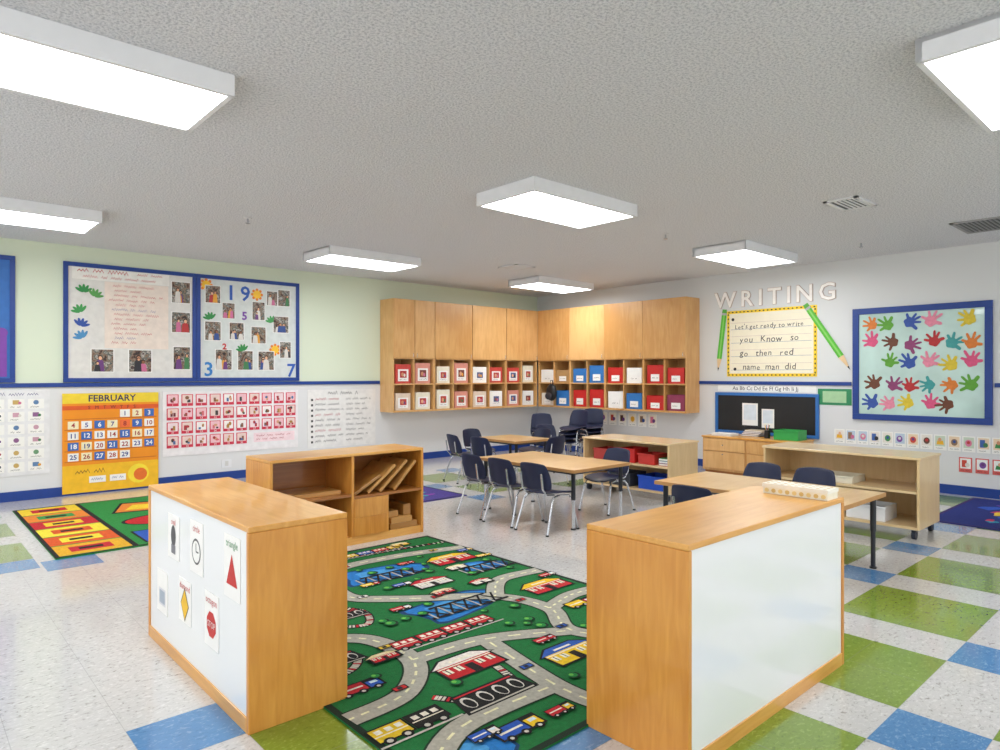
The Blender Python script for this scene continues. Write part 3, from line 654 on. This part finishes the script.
r4.build('area_rug', loc=(3.0,5.6,.001), label='purple and blue patterned rug behind the block shelf', cat='rug')

# ------------------------------------------------------------------ honey birch shelf units (white backs)
def backed_shelf(loc, rz, lab, w=1.27, d=.43):
    t = thing('storage_shelf', lab, 'shelf', loc, rz); h, p = .75, .022
    MB().box(0,0,.0,p,d,h-p,W_ORV).build('end_panel', t, bevel=.003)
    MB().box(w-p,0,.0,w,d,h-p,W_ORV).build('end_panel', t, bevel=.003)
    MB().box(0,0,h-p,w,d,h,W_ORH).build('top_panel', t, bevel=.004)
    MB().box(p,.006,.055,w-p,.018,h-p,WB).build('back_panel', t, label='glossy white dry-erase back panel')
    MB().box(p,.0,.0,w-p,.02,.055,W_ORH).build('base_rail', t, bevel=.002)
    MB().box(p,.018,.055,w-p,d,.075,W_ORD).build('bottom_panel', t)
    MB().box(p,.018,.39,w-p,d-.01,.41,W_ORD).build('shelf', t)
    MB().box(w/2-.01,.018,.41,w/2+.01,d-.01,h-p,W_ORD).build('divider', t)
    return t
backed_shelf((.955, 3.672, 0), -90, 'honey birch toy shelf with shape cards on white back', d=.40)
backed_shelf((1.91, 1.2, 0), 0, 'honey birch toy shelf with glossy white back panel')
def shapecard(Y, z, h, shape, word, wc):
    w = .16; b = MB().box(-w/2,-.002,0,w/2,0,h,PAPER); cz = h*.42; y = -.0026
    if word: b.text(word, .04, 0, h-.045, y, M(wc))
    if shape == 'tri': b.poly([(-.055,y,cz-.05),(.055,y,cz-.05),(0,y,cz+.07)], RED)
    if shape == 'oct': b.ell(0,cz,.055,.055,y,RED,8,math.pi/8); b.text('STOP',.036,0,cz-.012,y-.0006,PAPER)
    if shape == 'dia': b.poly([(-.055,y,cz),(0,y,cz-.075),(.055,y,cz),(0,y,cz+.075)], BLACK); b.poly([(-.048,y-.0004,cz),(0,y-.0004,cz-.066),(.048,y-.0004,cz),(0,y-.0004,cz+.066)], YEL)
    if shape == 'clk': b.ell(0,cz,.055,.055,y,M('4A4A4A'),24); b.ell(0,cz,.046,.046,y-.0004,PAPER,24); b.box(-.003,y-.001,cz,.003,y-.0006,cz+.035,BLACK); b.box(0,y-.001,cz-.003,.03,y-.0006,cz+.003,BLACK)
    if shape == 'obj': b.ell(0,cz+.02,.035,.05,y,M('4A4A4C'),14); b.rect(-.03,cz-.06,.03,cz-.02,y-.0003,M('7A7A80'))
    if shape == 'rect': b.rect(-.05,cz-.05,.05,cz+.03,y,M('D8D8DC')); b.rect(-.04,cz-.04,.04,cz+.02,y-.0004,M('A8B4C0'))
    b.build('shape_card', loc=(.9605, Y, z), rz=-90, label={'tri':'white card with red triangle','oct':'white card with red octagonal stop sign','dia':'white card with yellow diamond sign','clk':'white card with a round clock','obj':'white card with dark oval object','rect':'white card with grey rectangle'}[shape]+' taped to shelf back', cat='card', group='shape cards on shelf back')
shapecard(3.28,.46,.2,'obj','oval','C8322B'); shapecard(2.97,.46,.22,'clk','circle','C8322B'); shapecard(2.57,.45,.24,'tri','triangle','2F8A45')
shapecard(3.12,.21,.19,'dia','diamond','C8322B'); shapecard(2.79,.2,.22,'oct','octagon','C8322B'); shapecard(3.45,.17,.2,'rect','','3A3A3A')
# box on shelf
t = thing('small_box', 'flat cream patterned box resting on birch shelf top', 'box', (3.075, 1.355, .751), 90)
q = MB().box(-.145,-.055,0,.145,.055,.03,M('F0E8D0'))
for k in range(9):
    for s_ in (-1, 1): q.ell(-.128+k*.032, .015, .011, .01, s_*.0553, M('D8B870') if k % 2 else M('E6CC88'), 8)
q.build('box_body', t)
q = MB().box(-.148,-.058,.03,.148,.058,.046,M('F2EDDE'))
for k in range(9):
    for j in range(3):
        cx, cy = -.128+k*.032, -.036+j*.036; q.poly([(cx-.01,cy,.0463),(cx,cy-.01,.0463),(cx+.01,cy,.0463),(cx,cy+.01,.0463)], M('D8B870'))
q.build('lid', t)

# ------------------------------------------------------------------ block shelf
t = thing('block_shelf', 'honey birch open shelf holding wooden blocks', 'shelf', (1.96, 4.55, 0), 0); w, d, h, p = 1.31, .43, .7, .022
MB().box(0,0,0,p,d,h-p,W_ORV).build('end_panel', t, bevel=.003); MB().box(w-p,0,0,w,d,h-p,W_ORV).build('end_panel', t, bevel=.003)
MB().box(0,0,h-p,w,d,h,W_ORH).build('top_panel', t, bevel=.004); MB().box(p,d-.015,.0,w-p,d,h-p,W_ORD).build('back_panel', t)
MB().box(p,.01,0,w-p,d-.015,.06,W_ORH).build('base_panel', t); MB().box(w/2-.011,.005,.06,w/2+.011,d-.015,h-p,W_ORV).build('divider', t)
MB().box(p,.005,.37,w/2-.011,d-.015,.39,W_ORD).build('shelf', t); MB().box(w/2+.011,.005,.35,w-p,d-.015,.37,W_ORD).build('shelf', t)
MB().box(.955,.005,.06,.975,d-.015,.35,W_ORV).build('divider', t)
for k in range(2):     # two plain wooden drawers in the lower middle bay
    MB().box(.672,.012,.066+k*.143,.949,.40,.202+k*.143,W_ORH).box(.665,.0,.062+k*.143,.954,.0115,.205+k*.143,W_ORV).build('drawer', t, bevel=.002)
def block(x, y, z, sx, sy, sz, tilt=0, lab='plain wooden unit block on the shelf'):
    q = MB(); c, s = math.cos(tilt), math.sin(tilt)
    q.obox((0,0,0),(sx*c/2,0,sx*s/2),(0,sy/2,0),(-sz*s/2,0,sz*c/2),W_BLK)
    lo = min(v[2] for v in q.v); q.v = [(a,b_,c_-lo) for a,b_,c_ in q.v]
    q.build('wooden_block', loc=(1.96+x,4.55+y,z), bevel=.002, label=lab, cat='toy block', group='wooden unit blocks')
for xx, ln, tl in ((.80,.26,.5),(.93,.32,.66),(1.04,.34,.72),(1.15,.3,.8)): block(xx,.2,.371,ln,.34,.022,tl,'thin wooden board leaning inside the shelf')
for k in range(2): block(1.13-.02*k,.2,.061+k*.046,.26-.06*k,.36,.045)
block(1.05,.2,.153,.09,.3,.05); block(1.18,.2,.153,.07,.3,.09,0,'upright wooden unit block in the shelf')
block(.36,.22,.391,.46,.3,.03); block(.2,.2,.061,.25,.25,.08); block(.5,.2,.061,.2,.3,.14)

# ------------------------------------------------------------------ pale maple mobile shelves
def caster(): 
    return MB().tube([(-.014,0,.035),(.014,0,.035)], .035, M('1E2838'), 14).box(-.02,-.012,.055,.02,.012,.079,M('6A6A6A'))
def mshelf(loc, w, d, h, lab, mids, div):
    t = thing('mobile_shelf', lab, 'shelf', loc, -90); p = .02; z0 = .08
    MB().box(0,0,z0,p,d,h-p,W_LTV).build('end_panel', t, bevel=.003); MB().box(w-p,0,z0,w,d,h-p,W_LTV).build('end_panel', t, bevel=.003)
    MB().box(-.01,-.01,h-p,w+.01,d+.01,h,W_LTH).build('top_panel', t, bevel=.004); MB().box(p,0,z0,w-p,d,z0+.02,W_LTH).build('bottom_panel', t)
    MB().box(p,d-.015,z0+.02,w-p,d-.003,h-p,W_LTV).build('back_panel', t)
    for z in mids: MB().box(p,.005,z,w-p,d-.015,z+.02,W_LTH).build('shelf', t)
    for x in div: MB().box(x-.01,.005,z0+.02,x+.01,d-.015,mids[0],W_LTV).build('divider', t)
    for x in (.05,w-.05):
        for y in (.05,d-.05): caster().build('caster', t, loc=(x,y,0))
    return t
mshelf((5.85,5.04,0), 1.14, .54, .6, 'pale maple mobile shelf with red and blue bins', [.34], [])
mshelf((5.96,2.96,0), 1.27, .52, .65, 'pale maple mobile shelf on dark casters', [.36], [])
def obin(loc, w, d, h, col, lab, rz=-90):
    p = .006
    MB().box(-w/2,0,0,w/2,d,p,col).box(-w/2,0,p,w/2,p,h,col).box(-w/2,d-p,p,w/2,d,h,col).box(-w/2,p,p,-w/2+p,d-p,h,col).box(w/2-p,p,p,w/2,d-p,h,col)\
        .box(-w/2-.008,-.008,h-.015,w/2+.008,.0,h,col).build('storage_bin', loc=loc, rz=rz, bevel=.002, label=lab, cat='storage bin')
obin((5.88,4.13,.101), .34, .3, .14, M('1E50C0'), 'blue plastic bin on lower shelf'); obin((5.88,4.55,.101), .28, .3, .14, M('30343C'), 'dark grey plastic bin on lower shelf')
obin((5.88,4.45,.361), .2, .25, .15, RED, 'red bin on upper shelf'); obin((5.88,4.2,.361), .2, .25, .11, M('C8372F'), 'red bin beside toys on shelf'); obin((5.88,4.8,.361), .22, .25, .12, M('B03A34'), 'brick red bin on upper shelf')
def book(loc, w, d, h, col, lab, rz=-90):
    t = thing('book', lab, 'book', loc, rz); MB().box(-w/2,0,0,w/2,d,.003,col).box(-w/2,0,h-.003,w/2,d,h,col).box(-w/2,d-.003,.003,w/2,d,h-.003,col).build('cover', t); MB().box(-w/2+.003,.003,.003,w/2-.003,d-.003,h-.003,PAPER).build('pages', t)
for k, c in enumerate(['C8322B','2E62A8','3A8A4A']): book((5.9,4.0,.361+k*.026), .12, .2, .025, M(c), ['red','blue','green'][k]+' book stacked on shelf')
obin((6.0,2.1,.101), .3, .28, .12, WHITE, 'white plastic bin on lower shelf'); obin((6.0,2.6,.101), .3, .28, .12, M('D8D8D4'), 'pale grey plastic bin on lower shelf'); obin((6.0,2.35,.381), .3, .28, .06, CREAM, 'shallow cream tray on shelf')

# ------------------------------------------------------------------ writing desk cabinet
t = thing('low_cabinet', 'low honey wood cabinet standing below chalkboard', 'cabinet', (8.0, 4.82, 0), -90); w, d, h = 1.25, .5, .5
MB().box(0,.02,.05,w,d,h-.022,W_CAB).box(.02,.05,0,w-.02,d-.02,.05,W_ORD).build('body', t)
MB().box(-.01,0,h-.022,w+.01,d,h,W_ORH).build('top_panel', t, bevel=.004)
for k in range(2):
    o = MB().box(.02+k*.61,.001,.08,.6+k*.61,.0195,.3,W_CAB).build('door', t, bevel=.002); MB().tube([(.3+k*.61,-.001,.27),(.3+k*.61,-.015,.27)],.008,CHROME).build('knob', o)
    o = MB().box(.02+k*.61,.001,.31,.6+k*.61,.0195,.465,W_CAB).build('drawer', t, bevel=.002); MB().tube([(.3+k*.61,-.001,.39),(.3+k*.61,-.015,.39)],.008,CHROME).build('knob', o)
obin((8.1,3.74,.501), .3, .25, .12, M('2FA04A'), 'green plastic tray on low cabinet')
q = MB()
for k in range(4): q.box(-.14,0,k*.008,.14,.2,k*.008+.006,PAPER)
q.build('paper_stack', loc=(8.1,4.6,.501), rz=-90, label='stack of white paper on low cabinet', cat='paper')
for k, c in enumerate(['2A2A2E','8A5A3A','2A4A8A','C8B89A']): book((8.3,4.32-.02*k,.501+k*.02), .24, .18, .019, M(c), ['black','brown','blue','tan'][k]+' book on low cabinet')
t = thing('pencil_cup', 'small black cup holding coloured pencils on cabinet', 'pencil cup', (8.2,4.02,.501), 0)
MB().tube([(0,0,0),(0,0,.1)], .035, BLACK, 14).build('cup', t)
for k, c in enumerate(['C8322B','F2C12E','2E62A8','2F8A45']): MB().tube([(.015*math.cos(k*1.6),.015*math.sin(k*1.6),.101),(.03*math.cos(k*1.6),.03*math.sin(k*1.6),.17)], .004, M(c)).build('pencil', t)

# ------------------------------------------------------------------ tables
def table(loc, wx, wy, h, lab, legm):
    t = thing('activity_table', lab, 'table', (loc[0],loc[1],0), 0); EB = M('B98A54'); AP = M('4A4E58')
    MB().box(-wx/2+.004,-wy/2+.004,h-.028,wx/2-.004,wy/2-.004,h,W_TBL).build('table_top', t)
    MB().box(-wx/2,-wy/2,h-.027,wx/2,-wy/2+.004,h-.001,EB).box(-wx/2,wy/2-.004,h-.027,wx/2,wy/2,h-.001,EB).box(-wx/2,-wy/2+.004,h-.027,-wx/2+.004,wy/2-.004,h-.001,EB).box(wx/2-.004,-wy/2+.004,h-.027,wx/2,wy/2-.004,h-.001,EB).build('edge_band', t)
    MB().box(-wx/2+.1,-wy/2+.1,h-.06,wx/2-.1,-wy/2+.12,h-.029,AP).box(-wx/2+.1,wy/2-.12,h-.06,wx/2-.1,wy/2-.1,h-.029,AP).box(-wx/2+.1,-wy/2+.12,h-.06,-wx/2+.12,wy/2-.12,h-.029,AP).box(wx/2-.12,-wy/2+.12,h-.06,wx/2-.1,wy/2-.12,h-.029,AP).build('apron', t)
    for sx in (-1,1):
        for sy in (-1,1):
            x, y = sx*(wx/2-.06), sy*(wy/2-.06)
            MB().tube([(x,y,h-.029),(x,y,.25)], .019, legm[0], 12).tube([(x,y,.25),(x,y,.012)], .015, legm[1], 12).tube([(x,y,.012),(x,y,.0)], .022, BLACK, 12).build('leg', t)
DK = M('1A1D26', .35)
table((4.57,4.33), .76, 1.24, .51, 'rectangular wood-top activity table with chrome and black legs', (DK, CHROME))
table((4.60,2.28), .72, 1.35, .51, 'rectangular wood-top activity table with black legs', (DK, DK))
table((5.8,6.15), .62, .76, .51, 'small wood-top table near the wall cabinets', (DK, CHROME))

# ------------------------------------------------------------------ chairs
def chair_src():
    t = thing('school_chair', 'small navy plastic school chair with chrome legs', 'chair', (0,0,0), 0)
    def shell(fn, nx=8, ny=8):
        q = MB(); vs = []
        for j in range(ny+1):
            for i in range(nx+1):
                a, b_ = -1+2*i/nx, -1+2*j/ny
                a2 = a*math.sqrt(1-b_*b_*.22); b2 = b_*math.sqrt(1-a*a*.22); vs.append(fn(a2, b2))
        fs = [(j*(nx+1)+i, j*(nx+1)+i+1, (j+1)*(nx+1)+i+1, (j+1)*(nx+1)+i) for j in range(ny) for i in range(nx)]
        return q.add(vs, fs, NAVY)
    def md(o):
        s = o.modifiers.new('so','SOLIDIFY'); s.thickness = .012; s.offset = 0
        s = o.modifiers.new('su','SUBSURF'); s.levels = 1; s.render_levels = 1
    shell(lambda a, b_: (.17*a, -.02+.165*b_, .315+.02*a*a-.025*max(0,-b_)**3+.012*max(0,b_)**2)).build('seat', t, mods=md, smooth=True)
    shell(lambda a, b_: (.165*a*(1-.06*b_), .185+.035*b_-.04*a*a, .465+.12*b_)).build('backrest', t, mods=md, smooth=True)
    for s in (-1, 1):
        MB().tube([(s*.12,-.02,.298),(s*.145,-.11,.29),(s*.155,-.135,.26),(s*.175,-.19,.01)], .0095, CHROME).tube([(s*.175,-.19,.012),(s*.176,-.192,0)], .014, BLACK).build('leg', t)
        MB().tube([(s*.12,.0,.298),(s*.145,.09,.29),(s*.155,.115,.26),(s*.175,.20,.01)], .0095, CHROME).tube([(s*.175,.20,.012),(s*.176,.202,0)], .014, BLACK).build('leg', t)
        MB().tube([(s*.10,.03,.302),(s*.11,.14,.315),(s*.112,.185,.37),(s*.112,.205,.50)], .009, CHROME).build('back_post', t)
    return t
ch = chair_src(); g = 'navy school chairs'
L1 = 'navy plastic school chair tucked at a wood-top table'
ch.location = (4.12,4.74,0); ch.rotation_euler = (0,0,math.radians(88)); ch['label'] = L1
for (x,y,rz) in [(4.10,4.34,92),(4.10,3.93,93),(5.10,4.1,-90),(4.05,2.42,92),(5.10,2.62,-90),(5.10,2.2,-88),
                 (5.24,6.42,80),(5.26,5.98,95),(5.82,5.6,180),(6.32,6.3,-90),(5.75,6.74,0)]:
    copy_thing(ch, (x,y,0), rz, L1, g)
for (x, y, rz, n_) in [(7.3,7.1,-40,3),(7.5,6.68,-80,4),(7.98,6.72,-55,4),(7.0,6.65,-20,1)]:
    for k in range(n_):
        copy_thing(ch, (x+.012*k*math.sin(math.radians(-rz)), y, .065*k), rz+random.uniform(-3,3), 'navy school chair stacked near the wall cabinets' if n_ > 1 else 'navy school chair beside the stacked chairs', g)

# orange basket on the navy rug
q = thing('toy_basket', 'orange toy basket standing on the navy rug', 'basket', (7.05,1.22,.01), 0)
b = MB(); n_ = 18
ring = [(.13,.0),(.17,.26),(.16,.26),(.12,.01)]; vs = []; fs = []
for rr, zz in ring:
    for k in range(n_): vs.append((rr*math.cos(2*math.pi*k/n_), rr*math.sin(2*math.pi*k/n_), zz))
for i in range(3):
    for k in range(n_): fs.append((i*n_+k, i*n_+(k+1)%n_, (i+1)*n_+(k+1)%n_, (i+1)*n_+k))
fs.append(tuple(range(n_))); fs.append(tuple(3*n_+k for k in range(n_)))
b.add(vs, fs, M('C8642A')).build('basket_body', q); 

# ------------------------------------------------------------------ light, camera
w = bpy.data.worlds.new('World'); S.world = w; w.use_nodes = True
bg = w.node_tree.nodes['Background']; bg.inputs[0].default_value = (.97,.985,1,1); bg.inputs[1].default_value = 1.5
S.view_settings.view_transform = 'Standard'; S.view_settings.look = 'None'; S.view_settings.exposure = .2
cam = bpy.data.cameras.new('Camera'); co = bpy.data.objects.new('Camera', cam); COL.objects.link(co)
cam.sensor_width = 36; cam.lens = 24.2; co.location = (0,0,1.3); co.rotation_euler = (math.radians(90),0,math.radians(-42.2)); cam.clip_start = .05
S.camera = co
